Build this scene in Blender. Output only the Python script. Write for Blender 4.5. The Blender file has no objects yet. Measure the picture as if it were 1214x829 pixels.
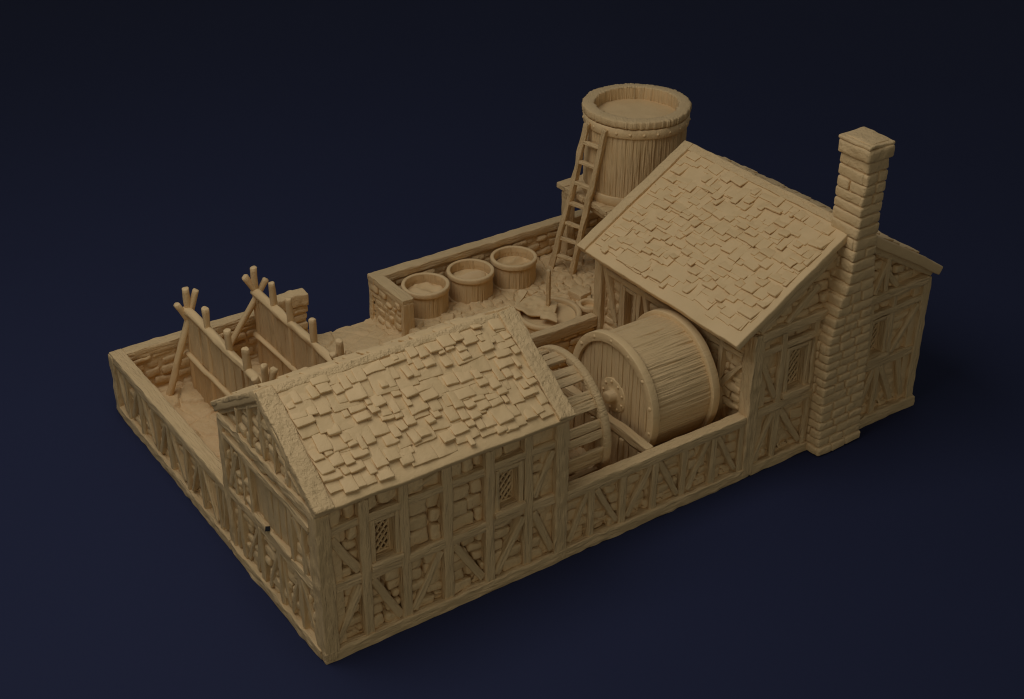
import bpy, math, random
import numpy as np
from mathutils import Matrix, Vector, Euler

rnd = random.Random(7)
scene = bpy.context.scene
col = scene.collection

# ------------------------------------------------------------------ noise
def _hash(ix, iy, iz, s):
    h = (ix * 374761393 + iy * 668265263 + iz * 2147483647 + s * 974711) & 0xffffffff
    h = ((h ^ (h >> 13)) * 1274126177) & 0xffffffff
    h = ((h ^ (h >> 16)) * 2246822519) & 0xffffffff
    return ((h ^ (h >> 15)) & 0xffffff) / float(0xffffff)

def vnoise(p, s=0):
    i = np.floor(p).astype(np.int64)
    f = p - i
    u = f * f * (3 - 2 * f)
    r = 0
    for dx in (0, 1):
        wx = u[:, 0] if dx else 1 - u[:, 0]
        for dy in (0, 1):
            wy = u[:, 1] if dy else 1 - u[:, 1]
            for dz in (0, 1):
                wz = u[:, 2] if dz else 1 - u[:, 2]
                r = r + wx * wy * wz * _hash(i[:, 0] + dx, i[:, 1] + dy, i[:, 2] + dz, s)
    return r * 2 - 1

# ------------------------------------------------------------------ box lattice topology
_topo = {}
def topo(nx, ny, nz):
    k = (nx, ny, nz)
    if k in _topo:
        return _topo[k]
    n = (nx, ny, nz)
    idx = {}
    pts, quads = [], []
    def vid(p):
        if p not in idx:
            idx[p] = len(pts)
            pts.append(p)
        return idx[p]
    for ax in range(3):
        b, c = (ax + 1) % 3, (ax + 2) % 3
        for side in (0, 1):
            for i in range(n[b]):
                for j in range(n[c]):
                    q = []
                    for (di, dj) in ((0, 0), (1, 0), (1, 1), (0, 1)):
                        p = [0, 0, 0]
                        p[ax] = n[ax] * side
                        p[b] = i + di
                        p[c] = j + dj
                        q.append(vid(tuple(p)))
                    quads.append(q if side else q[::-1])
    _topo[k] = (np.array(pts), np.array(quads))
    return _topo[k]

def axis_vals(h, b, res):
    b = min(b, h * .95)
    inner = max(1, int(round(2 * (h - b) / res)))
    mid = np.linspace(-(h - b), h - b, inner + 1)
    return np.concatenate(([-h, -(h - b * .42)], mid, [h - b * .42, h]))

# noise styles: stretch, fine amp, low freq, low amp
STY = {
    'wood':  ((2.6, 15, 15), .017, 1.3, .006),
    'rough': ((5.5, 15, 15), .018, 1.2, .004),
    'tile':  ((9, 9, 9), .012, 3.0, .020),
    'stone': ((9, 9, 9), .015, 3.0, .028),
    'plain': ((5, 5, 5), .003, 1.2, .006),
    'slab':  ((6, 6, 6), .008, 1.4, .020),
    'none':  ((1, 1, 1), 0, 1, 0),
}

class MB:
    """collects shapes that become ONE mesh object"""
    def __init__(s):
        s.v, s.f, s.g, s.st, s.n = [], [], [], [], 0
    def add(s, v, f, g, sty, k=1.0):
        off = np.array([rnd.uniform(0, 60) for _ in range(3)])
        S, a, lf, la = STY[sty]
        d = np.zeros_like(v)
        if a:
            gs = (g + off) * np.array(S)
            gl = (g + off) * lf
            for c in range(3):
                d[:, c] = k * (a * vnoise(gs, 11 + c) + la * vnoise(gl, 31 + c))
        s.v.append(v + d)
        s.g.append(g + off)
        s.f.append(f + s.n)
        s.n += len(v)
    def box(s, c, ax, size, bev=.02, res=.08, sty='wood', k=1.0):
        """c centre, ax 3 unit row vectors, size full extents"""
        h = np.array(size) / 2
        b = min(bev, h.min() * .9)
        vals = [axis_vals(h[i], b, res) for i in range(3)]
        pts, q = topo(*[len(x) - 1 for x in vals])
        P = np.stack([vals[i][pts[:, i]] for i in range(3)], 1)
        Q = np.clip(P, -(h - b), h - b)
        D = P - Q
        L = np.linalg.norm(D, axis=1)
        m = L > 1e-9
        P = Q.copy()
        P[m] += D[m] / L[m][:, None] * b
        order = np.argsort(-h)
        g = P[:, order]
        A = np.array(ax, float)
        s.add(P @ A + np.array(c), q, g, sty, k)
    def tube(s, p0, p1, r0, r1=None, n=14, res=.08, sty='wood', k=1.0, bev=.015):
        r1 = r0 if r1 is None else r1
        p0 = np.array(p0, float); p1 = np.array(p1, float)
        L = np.linalg.norm(p1 - p0)
        m = max(2, int(L / res))
        z = [0, 0, bev] + list(np.linspace(bev, L - bev, m + 1)[1:-1]) + [L - bev, L, L]
        rr = [.001, r0 - bev] + [r0 + (r1 - r0) * t / L for t in z[2:-2]] + [r1 - bev, .001]
        s.lathe([(rr[i], z[i]) for i in range(len(z))], p0, (p1 - p0) / L, n, sty, k)
    def lathe(s, prof, o, axis, n=64, sty='plain', k=1.0, groove=None, closed=False):
        """revolve (r, h) pairs round an axis; groove(theta, h) -> radial offset"""
        a = np.array(axis, float); a /= np.linalg.norm(a)
        t = np.array([0, 0, 1.]) if abs(a[2]) < .9 else np.array([1., 0, 0])
        e1 = np.cross(t, a); e1 /= np.linalg.norm(e1); e2 = np.cross(a, e1)
        prof = list(prof) + ([prof[0]] if closed else [])
        m = len(prof)
        th = np.linspace(0, 2 * math.pi, n, endpoint=False)
        R = np.array([p[0] for p in prof])[:, None] * np.ones(n)
        H = np.array([p[1] for p in prof])[:, None] * np.ones(n)
        T = np.ones(m)[:, None] * th
        if groove is not None:
            R = R + groove(T, H) * (R > .02)
        V = (np.array(o)[None, None] + H[..., None] * a + (R * np.cos(T))[..., None] * e1 + (R * np.sin(T))[..., None] * e2).reshape(-1, 3)
        i, j = np.meshgrid(np.arange(m - 1), np.arange(n), indexing='ij')
        j2 = (j + 1) % n
        q = np.stack([i * n + j, i * n + j2, (i + 1) * n + j2, (i + 1) * n + j], -1).reshape(-1, 4)
        g = np.stack([H, R * np.cos(T), R * np.sin(T)], -1).reshape(-1, 3)
        s.add(V, q, g, sty, k)
    def grid(s, X, Y, Z, sty='none', k=1.0):
        m, n = X.shape
        V = np.stack([X, Y, Z], -1).reshape(-1, 3)
        i, j = np.meshgrid(np.arange(m - 1), np.arange(n - 1), indexing='ij')
        q = np.stack([i * n + j, (i + 1) * n + j, (i + 1) * n + j + 1, i * n + j + 1], -1).reshape(-1, 4)
        s.add(V, q, V.copy(), sty, k)
    def build(s, name, mat, parent=None, smooth=True):
        V = np.concatenate(s.v); F = np.concatenate(s.f); G = np.concatenate(s.g)
        me = bpy.data.meshes.new(name)
        o = bpy.data.objects.new(name, me)
        if parent is not None:
            ow = Vector(parent['_o']) if '_o' in parent else Vector((0, 0, 0))
        else:
            ow = Vector((0, 0, 0))
        V = V - np.array(ow)
        me.vertices.add(len(V)); me.vertices.foreach_set('co', V.astype(np.float32).ravel())
        me.loops.add(len(F) * 4); me.loops.foreach_set('vertex_index', F.astype(np.int32).ravel())
        me.polygons.add(len(F)); me.polygons.foreach_set('loop_start', np.arange(0, len(F) * 4, 4, dtype=np.int32))
        me.polygons.foreach_set('use_smooth', np.full(len(F), smooth))
        me.update(calc_edges=True); me.validate()
        at = me.attributes.new('gc', 'FLOAT_VECTOR', 'POINT')
        if len(at.data) == len(G):
            at.data.foreach_set('vector', G.astype(np.float32).ravel())
        me.materials.append(mat)
        col.objects.link(o)
        if parent is not None:
            o.parent = parent
        return o

class Face:
    """local frame: u along, z up (or up-slope), n outwards"""
    def __init__(s, o, U, V, N):
        s.o, s.U, s.V, s.N = [np.array(a, float) for a in (o, U, V, N)]
    def P(s, u, v, n=0):
        return s.o + s.U * u + s.V * v + s.N * n
    def ax(s, ang=0, tilt=0):
        U = s.U * math.cos(ang) + s.V * math.sin(ang)
        V = -s.U * math.sin(ang) + s.V * math.cos(ang)
        N = s.N
        if tilt:
            V2 = V * math.cos(tilt) + N * math.sin(tilt)
            N = N * math.cos(tilt) - V * math.sin(tilt); V = V2
        return (U, V, N)
    def box(s, mb, u0, u1, v0, v1, n0, n1, **k):
        mb.box(s.P((u0 + u1) / 2, (v0 + v1) / 2, (n0 + n1) / 2), s.ax(), (abs(u1 - u0), abs(v1 - v0), abs(n1 - n0)), **k)
    def beam(s, mb, a, b, w, n0, n1, **k):
        d = (b[0] - a[0], b[1] - a[1]); L = math.hypot(*d)
        ang = math.atan2(d[1], d[0])
        mb.box(s.P((a[0] + b[0]) / 2, (a[1] + b[1]) / 2, (n0 + n1) / 2), s.ax(ang), (L, w, n1 - n0), **k)

def stones(mb, F, u0, u1, v0, v1, n=(-.28, -.085), clip=None, ch=(.17, .27), bl=(.24, .55), bulge=.03, res=.07):
    v = v0
    while v < v1 - .05:
        hgt = min(rnd.uniform(*ch), v1 - v)
        if v1 - v - hgt < .1: hgt = v1 - v
        a, b = u0, u1
        if clip:
            c = clip(v + hgt * .55)
            a, b = max(a, c[0]), min(b, c[1])
        u = a - rnd.uniform(0, .2) * (clip is None) * 0
        while u < b - .03:
            L = min(rnd.uniform(*bl), b - u)
            if b - u - L < .13: L = b - u
            g = rnd.uniform(.018, .045)
            out = n[1] + rnd.uniform(-bulge * 1.3, bulge * .8)
            mb.box(F.P(u + L / 2, v + hgt / 2, (n[0] + out) / 2), F.ax(rnd.uniform(-.1, .1), rnd.uniform(-.12, .12)),
                   (L - g, hgt - g, out - n[0]), bev=rnd.uniform(.045, .075), res=res, sty='stone')
            u += L
        v += hgt

# ------------------------------------------------------------------ materials
def resin(name, stretch, amt, scale, amt2=.25, dist=.03):
    m = bpy.data.materials.new(name); m.use_nodes = True
    nt = m.node_tree; N = nt.nodes; Lk = nt.links
    p = N['Principled BSDF']
    p.inputs['Roughness'].default_value = .62
    p.inputs['Specular IOR Level'].default_value = .3
    a = N.new('ShaderNodeAttribute'); a.attribute_name = 'gc'
    mp = N.new('ShaderNodeMapping'); mp.inputs['Scale'].default_value = stretch
    Lk.new(a.outputs['Vector'], mp.inputs['Vector'])
    n1 = N.new('ShaderNodeTexNoise'); n1.inputs['Scale'].default_value = scale; n1.inputs['Detail'].default_value = 6; n1.inputs['Roughness'].default_value = .6
    Lk.new(mp.outputs[0], n1.inputs['Vector'])
    n2 = N.new('ShaderNodeTexNoise'); n2.inputs['Scale'].default_value = 38; n2.inputs['Detail'].default_value = 3
    Lk.new(a.outputs['Vector'], n2.inputs['Vector'])
    b1 = N.new('ShaderNodeBump'); b1.inputs['Strength'].default_value = amt; b1.inputs['Distance'].default_value = dist
    b2 = N.new('ShaderNodeBump'); b2.inputs['Strength'].default_value = amt2; b2.inputs['Distance'].default_value = .02
    Lk.new(n1.outputs[0], b1.inputs['Height']); Lk.new(n2.outputs[0], b2.inputs['Height'])
    Lk.new(b1.outputs[0], b2.inputs['Normal']); Lk.new(b2.outputs[0], p.inputs['Normal'])
    # slight unevenness of the casting itself
    n3 = N.new('ShaderNodeTexNoise'); n3.inputs['Scale'].default_value = 1.3; n3.inputs['Detail'].default_value = 4
    Lk.new(a.outputs['Vector'], n3.inputs['Vector'])
    cr = N.new('ShaderNodeValToRGB')
    cr.color_ramp.elements[0].position = .3; cr.color_ramp.elements[0].color = (BASE[0] * .93, BASE[1] * .93, BASE[2] * .91, 1)
    cr.color_ramp.elements[1].position = .7; cr.color_ramp.elements[1].color = (BASE[0] * 1.03, BASE[1] * 1.03, BASE[2] * 1.04, 1)
    Lk.new(n3.outputs[0], cr.inputs[0]); Lk.new(cr.outputs[0], p.inputs['Base Color'])
    return m
BASE = (.695, .460, .196)
WOOD = resin('carved_wood_grain', (1, 7, 7), 1.0, 3.2, .4, .06)
STONE = resin('carved_stone', (1, 1, 1), .9, 8.0, .4, .05)
TILE = resin('carved_roof_tile', (1, 1, 1), .6, 5.0, .35, .03)
BARK = resin('carved_rough_edging', (1, 1, 1), 1.0, 9.0, .4, dist=.07)
HIDE = resin('carved_hide', (1, 1, 1), .5, 4.0, .4)
POLE = resin('carved_pole', (1, 4, 4), .6, 3.0, .4)
STAVE = resin('carved_stave', (.6, 14, 14), 1.0, 1.8, .4, .04)

def flat(name, c, r=.7):
    m = bpy.data.materials.new(name); m.use_nodes = True
    p = m.node_tree.nodes['Principled BSDF']
    p.inputs['Base Color'].default_value = (*c, 1); p.inputs['Roughness'].default_value = r
    return m
VOID = flat('unlit_hollow', (.002, .002, .002), 1)

# ------------------------------------------------------------------ object helpers
def tag(o, label=None, cat=None, group=None, kind=None):
    if label: o['label'] = label
    if cat: o['category'] = cat
    if group: o['group'] = group
    if kind: o['kind'] = kind
    return o
def thing(name, loc, label, cat, group=None):
    o = bpy.data.objects.new(name, None); col.objects.link(o)
    o.location = loc; o.empty_display_size = .2
    o['_o'] = list(loc)
    return tag(o, label, cat, group)
def part(name, mat, parent, fn, label=None):
    m = MB(); fn(m); o = m.build(name, mat, parent)
    if label: o['label'] = label
    return o
def child(name, mat, parent_mesh, fn, root):
    """a sub-part: vertices relative to the root thing's origin"""
    m = MB(); fn(m); o = m.build(name, mat, root); o.parent = parent_mesh
    return o

FRONT = Face((0, 0, 0), (1, 0, 0), (0, 0, 1), (0, -1, 0))
LEFT = Face((0, 0, 0), (0, 1, 0), (0, 0, 1), (-1, 0, 0))
W = 9.12

def timber(parent, F, name, a, b, w=.17, n0=-.24, n1=0.0, sty='wood', res=.038, k=1.0):
    n1 = n1 + rnd.uniform(-.012, .012)
    return part(name, WOOD, parent, lambda m: F.beam(m, a, b, w, n0, n1, bev=.025, res=res, sty=sty, k=k))

# ------------------------------------------------------------------ setting
ground = MB()
gx, gy = np.meshgrid(np.linspace(-400, 400, 9), np.linspace(-400, 400, 9), indexing='ij')
ground.grid(gx, gy, np.zeros_like(gx) - .012)
GM = bpy.data.materials.new('navy_backdrop'); GM.use_nodes = True
gp = GM.node_tree.nodes['Principled BSDF']
gp.inputs['Base Color'].default_value = (.031, .034, .072, 1); gp.inputs['Roughness'].default_value = .8
gp.inputs['Specular IOR Level'].default_value = .1
gn = GM.node_tree.nodes.new('ShaderNodeTexNoise'); gn.inputs['Scale'].default_value = .25; gn.inputs['Detail'].default_value = 3
gc = GM.node_tree.nodes.new('ShaderNodeTexCoord'); GM.node_tree.links.new(gc.outputs['Object'], gn.inputs['Vector'])
gr = GM.node_tree.nodes.new('ShaderNodeValToRGB')
gr.color_ramp.elements[0].color = (.0190, .0218, .046, 1); gr.color_ramp.elements[1].color = (.0208, .0238, .049, 1)
GM.node_tree.links.new(gn.outputs[0], gr.inputs[0]); GM.node_tree.links.new(gr.outputs[0], gp.inputs['Base Color'])
g = ground.build('ground', GM)
tag(g, 'plain dark navy surface the model stands on', 'surface', kind='structure')

# yard floor: one height field with flagstones
def yard():
    nx, ny = 560, 370
    X, Y = np.meshgrid(np.linspace(.08, 13.9, nx), np.linspace(.08, W - .02, ny), indexing='ij')
    p = np.stack([X.ravel(), Y.ravel()], 1)
    def flags(p, cell, seed, jit=.42):
        q = p / cell
        i = np.floor(q).astype(np.int64)
        d1 = np.full(len(p), 9.); d2 = np.full(len(p), 9.); idv = np.zeros(len(p))
        for dx in (-1, 0, 1):
            for dy in (-1, 0, 1):
                cx, cy = i[:, 0] + dx, i[:, 1] + dy
                z0 = np.zeros_like(cx)
                fx = cx + .5 + jit * (2 * _hash(cx, cy, z0, seed) - 1)
                fy = cy + .5 + jit * (2 * _hash(cx, cy, z0, seed + 1) - 1)
                d = np.hypot(q[:, 0] - fx, q[:, 1] - fy)
                hh = _hash(cx, cy, z0, seed + 2)
                c = d < d1
                d2 = np.where(c, d1, np.minimum(d2, d)); idv = np.where(c, hh, idv); d1 = np.where(c, d, d1)
        return (d2 - d1) * cell, idv
    wob = np.stack([vnoise(np.c_[p * 1.7, p[:, 0] * 0], 5), vnoise(np.c_[p * 1.7, p[:, 0] * 0], 6)], 1) * .08
    eL, iL = flags(p + wob, .62, 3)
    eR, iR = flags(p + wob * 1.4, .27, 9)
    e = np.where(p[:, 0] < 5.9, eL, eR); idv = np.where(p[:, 0] < 5.9, iL, iR)
    x, y = p[:, 0], p[:, 1]
    right = np.clip((x - 6.05) / .15, 0, 1) * np.clip((y - 4.85) / .1, 0, 1)
    ramp = np.clip((x - 4.3) / .5, 0, 1) * np.clip((7.0 - x) / .5, 0, 1)
    left = .33 - .08 * ramp * np.clip((y - 7.6) / 1.4, 0, 1) + .18 * np.clip((x - 4.6) / 1.5, 0, 1) * np.clip((9.0 - y) / 1.2, 0, 1) * (y > 4)
    # rough broken middle of the yard
    base = left * (1 - right) + .60 * right
    base = np.where(y < 4.8, .3, base)
    dip = np.exp(-(((x - 8.75) / .85) ** 2 + ((y - 5.9) / .75) ** 2) ** 2) * .36 + np.exp(-(((x - 10.1) / .3) ** 2 + ((y - 5.75) / .3) ** 2) ** 2) * .34
    base = np.where((right > .5), base - dip, base)
    amp = np.where(right > .5, .08, .085)
    st = np.clip(e / np.where(x < 5.9, .085, .055), 0, 1); st = st * st * (3 - 2 * st)
    st = np.where((x > 4.5) & (x < 6.05) & (y > 6.5), st * .25 + .6, st)
    h = base + st * amp * (.5 + idv) - .02
    lump = vnoise(np.c_[p * 2.2, p[:, 0] * 0 + 3], 21) * .022 + vnoise(np.c_[p * 8, p[:, 0] * 0 + 3], 22) * .016
    h = h + lump
    m = MB(); m.grid(X, Y, h.reshape(nx, ny))
    # body of the base slab below
    m.box((6.99, W / 2, .10), np.eye(3), (13.8, W - .12, .19), bev=.02, res=.5, sty='none')
    return m
yf = yard().build('yard_floor', STONE)
tag(yf, 'flagstone and cobble floor inside the walled yard', 'paving', kind='structure')

# ------------------------------------------------------------------ front house
H1 = thing('house', (0, 0, 0), 'long timber framed front house with thick patchy tile roof and two lattice windows', 'house')
RS = .64; RN = 1 / math.hypot(1, RS)
def roofz1(y):
    return 3.12 + (y + .11) * RS if y < 1.78 else 4.33 - (y - 1.78) * RS
GAB1 = Face((.0, 0, 0), (0, 1, 0), (0, 0, 1), (-1, 0, 0))
h1posts = [.1, .86, 1.61, 2.44, 3.28, 4.08, 4.76]
def wall1(m):
    for i in range(6):
        a, b = h1posts[i], h1posts[i + 1]
        FRONT.box(m, a, b, .1, 1.45, -.5, -.24, bev=.01, res=.4, sty='none')
        stones(m, FRONT, a + .05, b - .05, .18, 1.38)
        if i in (1, 4):
            FRONT.box(m, a, b, 1.45, 3.0, -.5, -.34, bev=.01, res=.4, sty='none')
            FRONT.box(m, a, b, 2.6, 2.9, -.33, -.22, bev=.01, res=.4, sty='none')
            stones(m, FRONT, a + .06, b - .06, 2.66, 2.95)
        else:
            FRONT.box(m, a, b, 1.45, 3.0, -.5, -.24, bev=.01, res=.4, sty='none')
            big = i == 2 or i == 3
            stones(m, FRONT, a + .06, b - .06, 1.5, 2.52, ch=(.24, .36) if big else (.2, .3), bl=(.3, .55))
            stones(m, FRONT, a + .06, b - .06, 2.62, 2.95, ch=(.28, .34))
    # gable end (left side)
    for lo, hi in ((.06, 1.0), (2.42, 3.54)):
        GAB1.box(m, lo, hi, .1, 3.0, -.45, -.2, bev=.01, res=.5, sty='none')
    GAB1.box(m, .9, 2.5, .1, 1.5, -.45, -.2, bev=.01, res=.5, sty='none')
    GAB1.box(m, .9, 2.5, 2.6, 3.0, -.45, -.2, bev=.01, res=.5, sty='none')
    GAB1.box(m, .9, 2.5, 1.4, 2.7, -.5, -.36, bev=.01, res=.5, sty='none')
    stones(m, GAB1, .1, 3.5, .16, 1.42, n=(-.24, -.05))
    stones(m, GAB1, .12, 1.0, 1.5, 2.62, n=(-.24, -.05)); stones(m, GAB1, 2.45, 3.5, 1.5, 2.62, n=(-.24, -.05))
    stones(m, GAB1, .1, 3.5, 2.66, 2.98, n=(-.24, -.05))
    cl = lambda z: (max(.0, (z - 3.12) / RS + .16), min(3.6, 1.78 + (4.33 - z) / RS - .27))
    z = 3.0
    while z < 4.0:
        a, b = cl(z + .1); GAB1.box(m, a, b, z - .01, z + .1, -.4, -.2, bev=.01, res=.6, sty='none'); z += .1
    stones(m, GAB1, 0, 3.6, 3.0, 4.1, n=(-.24, -.05), clip=cl)
    # rear and right walls
    m.box((2.42, 3.5, 1.5), np.eye(3), (4.7, .2, 2.9), bev=.01, res=.6, sty='none')
    R = Face((4.85, 0, 0), (0, 1, 0), (0, 0, 1), (1, 0, 0))
    R.box(m, .1, 3.5, .1, 3.0, -.45, -.1, bev=.01, res=.6, sty='none')
    stones(m, R, .1, 3.5, .2, 2.95, n=(-.24, -.085))
    z = 3.0
    while z < 4.0:
        a, b = cl(z + .1); R.box(m, a, b, z - .01, z + .1, -.4, -.08, bev=.01, res=.6, sty='none'); z += .1
part('wall', STONE, H1, wall1)
# front timbers
T = lambda *a, **k: timber(H1, FRONT, *a, **k)
T('sill_beam', (0, .1), (4.92, .1), w=.24, n0=-.2, n1=.03, sty='rough')
for i, x in enumerate(h1posts):
    if i in (0, 6):
        xx = .13 if i == 0 else 4.77
        T('corner_post', (xx, 0.02), (xx, 3.0), w=.27, n0=-.28, n1=.035, sty='rough')
    else:
        T('post', (x, .18), (x, 2.98), w=.185, n1=.008)
for a, b in zip(h1posts, h1posts[1:]):
    T('mid_rail', (a + .05, 1.42), (b - .05, 1.42 + rnd.uniform(-.02, .02)), w=.2, n1=-.008)
    T('upper_rail', (a + .05, 2.58), (b - .05, 2.58 + rnd.uniform(-.015, .015)), w=.15, n1=-.012)
for a, b in (((.26, .25), (.76, 1.3)), ((.98, 1.3), (1.5, .25)), ((1.75, .25), (2.3, 1.3)), ((2.56, 1.3), (3.16, .3)), ((3.42, .25), (3.98, 1.3)), ((4.2, 1.3), (4.62, .28))):
    T('brace', a, b, w=.14, n1=-.02)
T('brace', (.28, 2.42), (.76, 1.58), w=.14, n1=-.02)
T('brace', (4.22, 1.6), (4.62, 2.45), w=.13, n1=-.02)
T('brace', (1.82, 2.74), (2.3, 2.92), w=.08, n1=-.04)

def window(root, F, u0, u1, v0, v1, depth=.26):
    """recessed window: frame, sill and a diamond lattice set back in the opening"""
    fr = MB()
    t = .085
    F.box(fr, u0, u0 + t, v0, v1, -depth - .06, -.01, bev=.015, sty='wood', k=.6)
    F.box(fr, u1 - t, u1, v0, v1, -depth - .06, -.01, bev=.015, sty='wood', k=.6)
    F.box(fr, u0 + t, u1 - t, v1 - t, v1, -depth - .06, -.015, bev=.015, sty='wood', k=.6)
    w = fr.build('window', WOOD, root)
    def sill(m):
        F.box(m, u0 - .03, u1 + .03, v0 - .07, v0 + .05, -depth - .06, .06, bev=.02, sty='wood', k=.7)
    child('sill', WOOD, w, sill, root)
    a, b, c, d = u0 + t, u1 - t, v0 + .05, v1 - t
    dd = depth - .03
    def lat(m):
        # inner lattice frame, then crossing bars clipped to the opening
        for (x0, x1, y0, y1) in ((a, a + .035, c, d), (b - .035, b, c, d), (a + .035, b - .035, d - .035, d), (a + .035, b - .035, c, c + .035)):
            F.box(m, x0, x1, y0, y1, -dd - .02, -dd + .035, bev=.01, res=.1, sty='plain')
        sl = 1.25; st = .145
        for sgn in (1, -1):
            k = -14
            while k < 30:
                u_a, u_b = a + .02, b - .02
                v_a = c + k * st + (sl * (u_a - a) if sgn > 0 else sl * (b - u_a))
                v_b = c + k * st + (sl * (u_b - a) if sgn > 0 else sl * (b - u_b))
                pa, pb = [u_a, v_a], [u_b, v_b]
                # clip v to the opening
                def cl(p, q):
                    for lim, s_ in ((c + .02, 1), (d - .02, -1)):
                        if (p[1] - lim) * s_ < 0 and (q[1] - lim) * s_ >= 0:
                            f = (lim - p[1]) / (q[1] - p[1]); p[0] += (q[0] - p[0]) * f; p[1] = lim
                if not ((v_a < c and v_b < c) or (v_a > d and v_b > d)):
                    cl(pa, pb); cl(pb, pa)
                    if math.hypot(pa[0] - pb[0], pa[1] - pb[1]) > .06:
                        F.beam(m, pa, pb, .034, -dd - .012 + .012 * sgn, -dd + .02 + .012 * sgn, bev=.008, res=.15, sty='plain')
                k += 1
    child('lattice', WOOD, w, lat, root)
    return w
window(H1, FRONT, .97, 1.52, 1.60, 2.5)
window(H1, FRONT, 3.39, 3.97, 1.60, 2.5)

# gable timbers
G = lambda *a, **k: timber(H1, GAB1, *a, **k)
G('sill_beam', (.1, .1), (3.6, .1), w=.24, n0=-.2, n1=.03, sty='rough')
G('corner_post', (3.48, .1), (3.48, 2.98), w=.2, n0=-.25, n1=.02, sty='rough')
G('mid_rail', (.24, 1.45), (3.42, 1.43), w=.2, n1=.01)
G('upper_rail', (.24, 2.62), (3.4, 2.64), w=.14, n1=0)
G('tie_beam', (.05, 2.95), (3.55, 2.95), w=.19, n1=.0, sty='rough')
for y in (.94, 2.44):
    G('post', (y, 1.5), (y, 2.6), w=.13, n1=-.0)
for y in (.5, 2.8, 3.12):
    G('post', (y, 1.5), (y, 2.6), w=.1, n1=-.01)
G('brace', (.26, 1.6), (.84, 2.5), w=.12, n1=-.02)
G('brace', (3.36, 1.6), (2.95, 2.5), w=.12, n1=-.02)
for y in (.75, 1.5, 2.25, 3.0):
    G('post', (y, .2), (y, 1.38), w=.13)
for a, b in (((.28, .25), (.7, 1.3)), ((1.18, .25), (.82, 1.3)), ((1.3, .25), (1.46, 1.3)), ((2.0, .25), (1.58, 1.3)), ((2.5, .25), (2.28, 1.3)), ((2.9, .25), (2.34, 1.3)), ((3.3, .25), (3.05, 1.3))):
    G('brace', a, b, w=.1, n1=-.015)
for y, zt in ((.9, 3.62), (1.35, 3.9), (1.78, 4.12), (2.25, 3.85), (2.75, 3.55)):
    G('stud', (y, 3.05), (y, zt), w=.09, n1=-.02)
G('brace', (.55, 3.08), (1.25, 3.62), w=.1, n1=-.02)
G('rafter', (.0, 3.04), (1.74, 4.15), w=.17, n1=-.025)
G('rafter', (3.58, 3.04), (1.82, 4.15), w=.17, n1=-.025)
# boarded shutter
def shut(m):
    w = 1.36 / 6
    for i in range(6):
        GAB1.box(m, 1.02 + i * w, 1.02 + (i + 1) * w - .012, 1.6, 2.54, -.3, -.07 + rnd.uniform(-.02, .02), bev=.02, sty='wood')
sh = part('shutter', WOOD, H1, shut)
part('shutter_sill', WOOD, H1, lambda m: GAB1.box(m, .98, 2.44, 1.51, 1.60, -.34, .015, bev=.02, sty='wood'))
part('hole', VOID, H1, lambda m: m.box((-.012, 1.82, 1.628), Face((0,0,0),(0,1,0),(1,0,0),(0,0,1)).ax(.5), (.12, .08, .016), bev=.002, res=.2, sty='none'))

# roof of the front house
def slope1(y0=-.11):
    return Face((-.01, -.11, 3.12), (1, 0, 0), (0, RN, RS * RN), (0, -RS * RN, RN))
SL1 = slope1(); LEN1 = 1.89 / RN
BK1 = Face((-.01, 3.73, 3.12), (1, 0, 0), (0, -RN, RS * RN), (0, RS * RN, RN))
def tiles(m, F, u0, u1, v0, v1, pitch, wr, thick, skip, lift=.055, over=1.3, hole=None):
    v = v0
    while v < v1 - .04:
        u = u0 + rnd.uniform(0, .05)
        while u < u1 - .07:
            w = min(rnd.uniform(*wr) * rnd.choice((1, 1, .7, 1.25)), u1 - u)
            p_skip = skip + (hole(u, v) if hole else 0)
            if rnd.random() > p_skip and w > .09:
                dv = rnd.uniform(-.085, .085)
                L = pitch * rnd.uniform(over * .8, over * 1.25) * rnd.choice((1, 1, 1, 1.5))
                t = thick * rnd.uniform(.75, 1.3)
                lf = lift * rnd.uniform(.6, 1.25)
                b = max(v + dv, v0 - .05); L2 = min(b + L, v1 + .1) - b
                if L2 > .1:
                    til = -math.atan2(lf, L2)
                    m.box(F.P(u + w / 2, b + L2 / 2, -t * .25 + lf * .32), F.ax(rnd.uniform(-.07, .07), til),
                          (w - .008, L2, t), bev=min(.022, t * .4), res=.055, sty='tile', k=.8)
            u += w
        v += pitch
def roof1(m):
    SL1.box(m, 0, 4.97, 0, LEN1 + .03, -.16, 0, bev=.03, res=.09, sty='slab', k=.7)
    BK1.box(m, 0, 4.97, 0, LEN1 + .03, -.16, 0, bev=.03, res=.12, sty='slab', k=.7)
    # grooves between courses: thin broad slates lying almost flush, then the standing ones
    tiles(m, SL1, .34, 4.62, .2, LEN1 - .22, .34, (.25, .5), .03, .1, lift=.035, over=1.25)
    tiles(m, SL1, .34, 4.62, .18, LEN1 - .14, .20, (.14, .29), .044, .31, lift=.082, over=1.35)
    for k in range(9):
        pass
    tiles(m, BK1, .3, 4.6, .2, LEN1 - .3, .27, (.2, .4), .05, .3, lift=.07)
RF = part('roof', TILE, H1, roof1)
for u in (.165, 4.80):
    child('verge_strip', BARK, RF, lambda m: SL1.box(m, u - .17, u + .165, -.0, LEN1 + .02, -.06, .06, bev=.03, res=.05, sty='stone', k=.6), H1)
    child('verge_strip', BARK, RF, lambda m: BK1.box(m, u - .17, u + .165, -.0, LEN1 + .02, -.06, .04, bev=.03, res=.07, sty='stone', k=.6), H1)
def ridge1(m):
    SL1.box(m, .31, 4.66, LEN1 - .11, LEN1 + .04, -.06, .02, bev=.03, res=.06, sty='stone', k=.5)
child('ridge_cap', BARK, RF, ridge1, H1)

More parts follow.
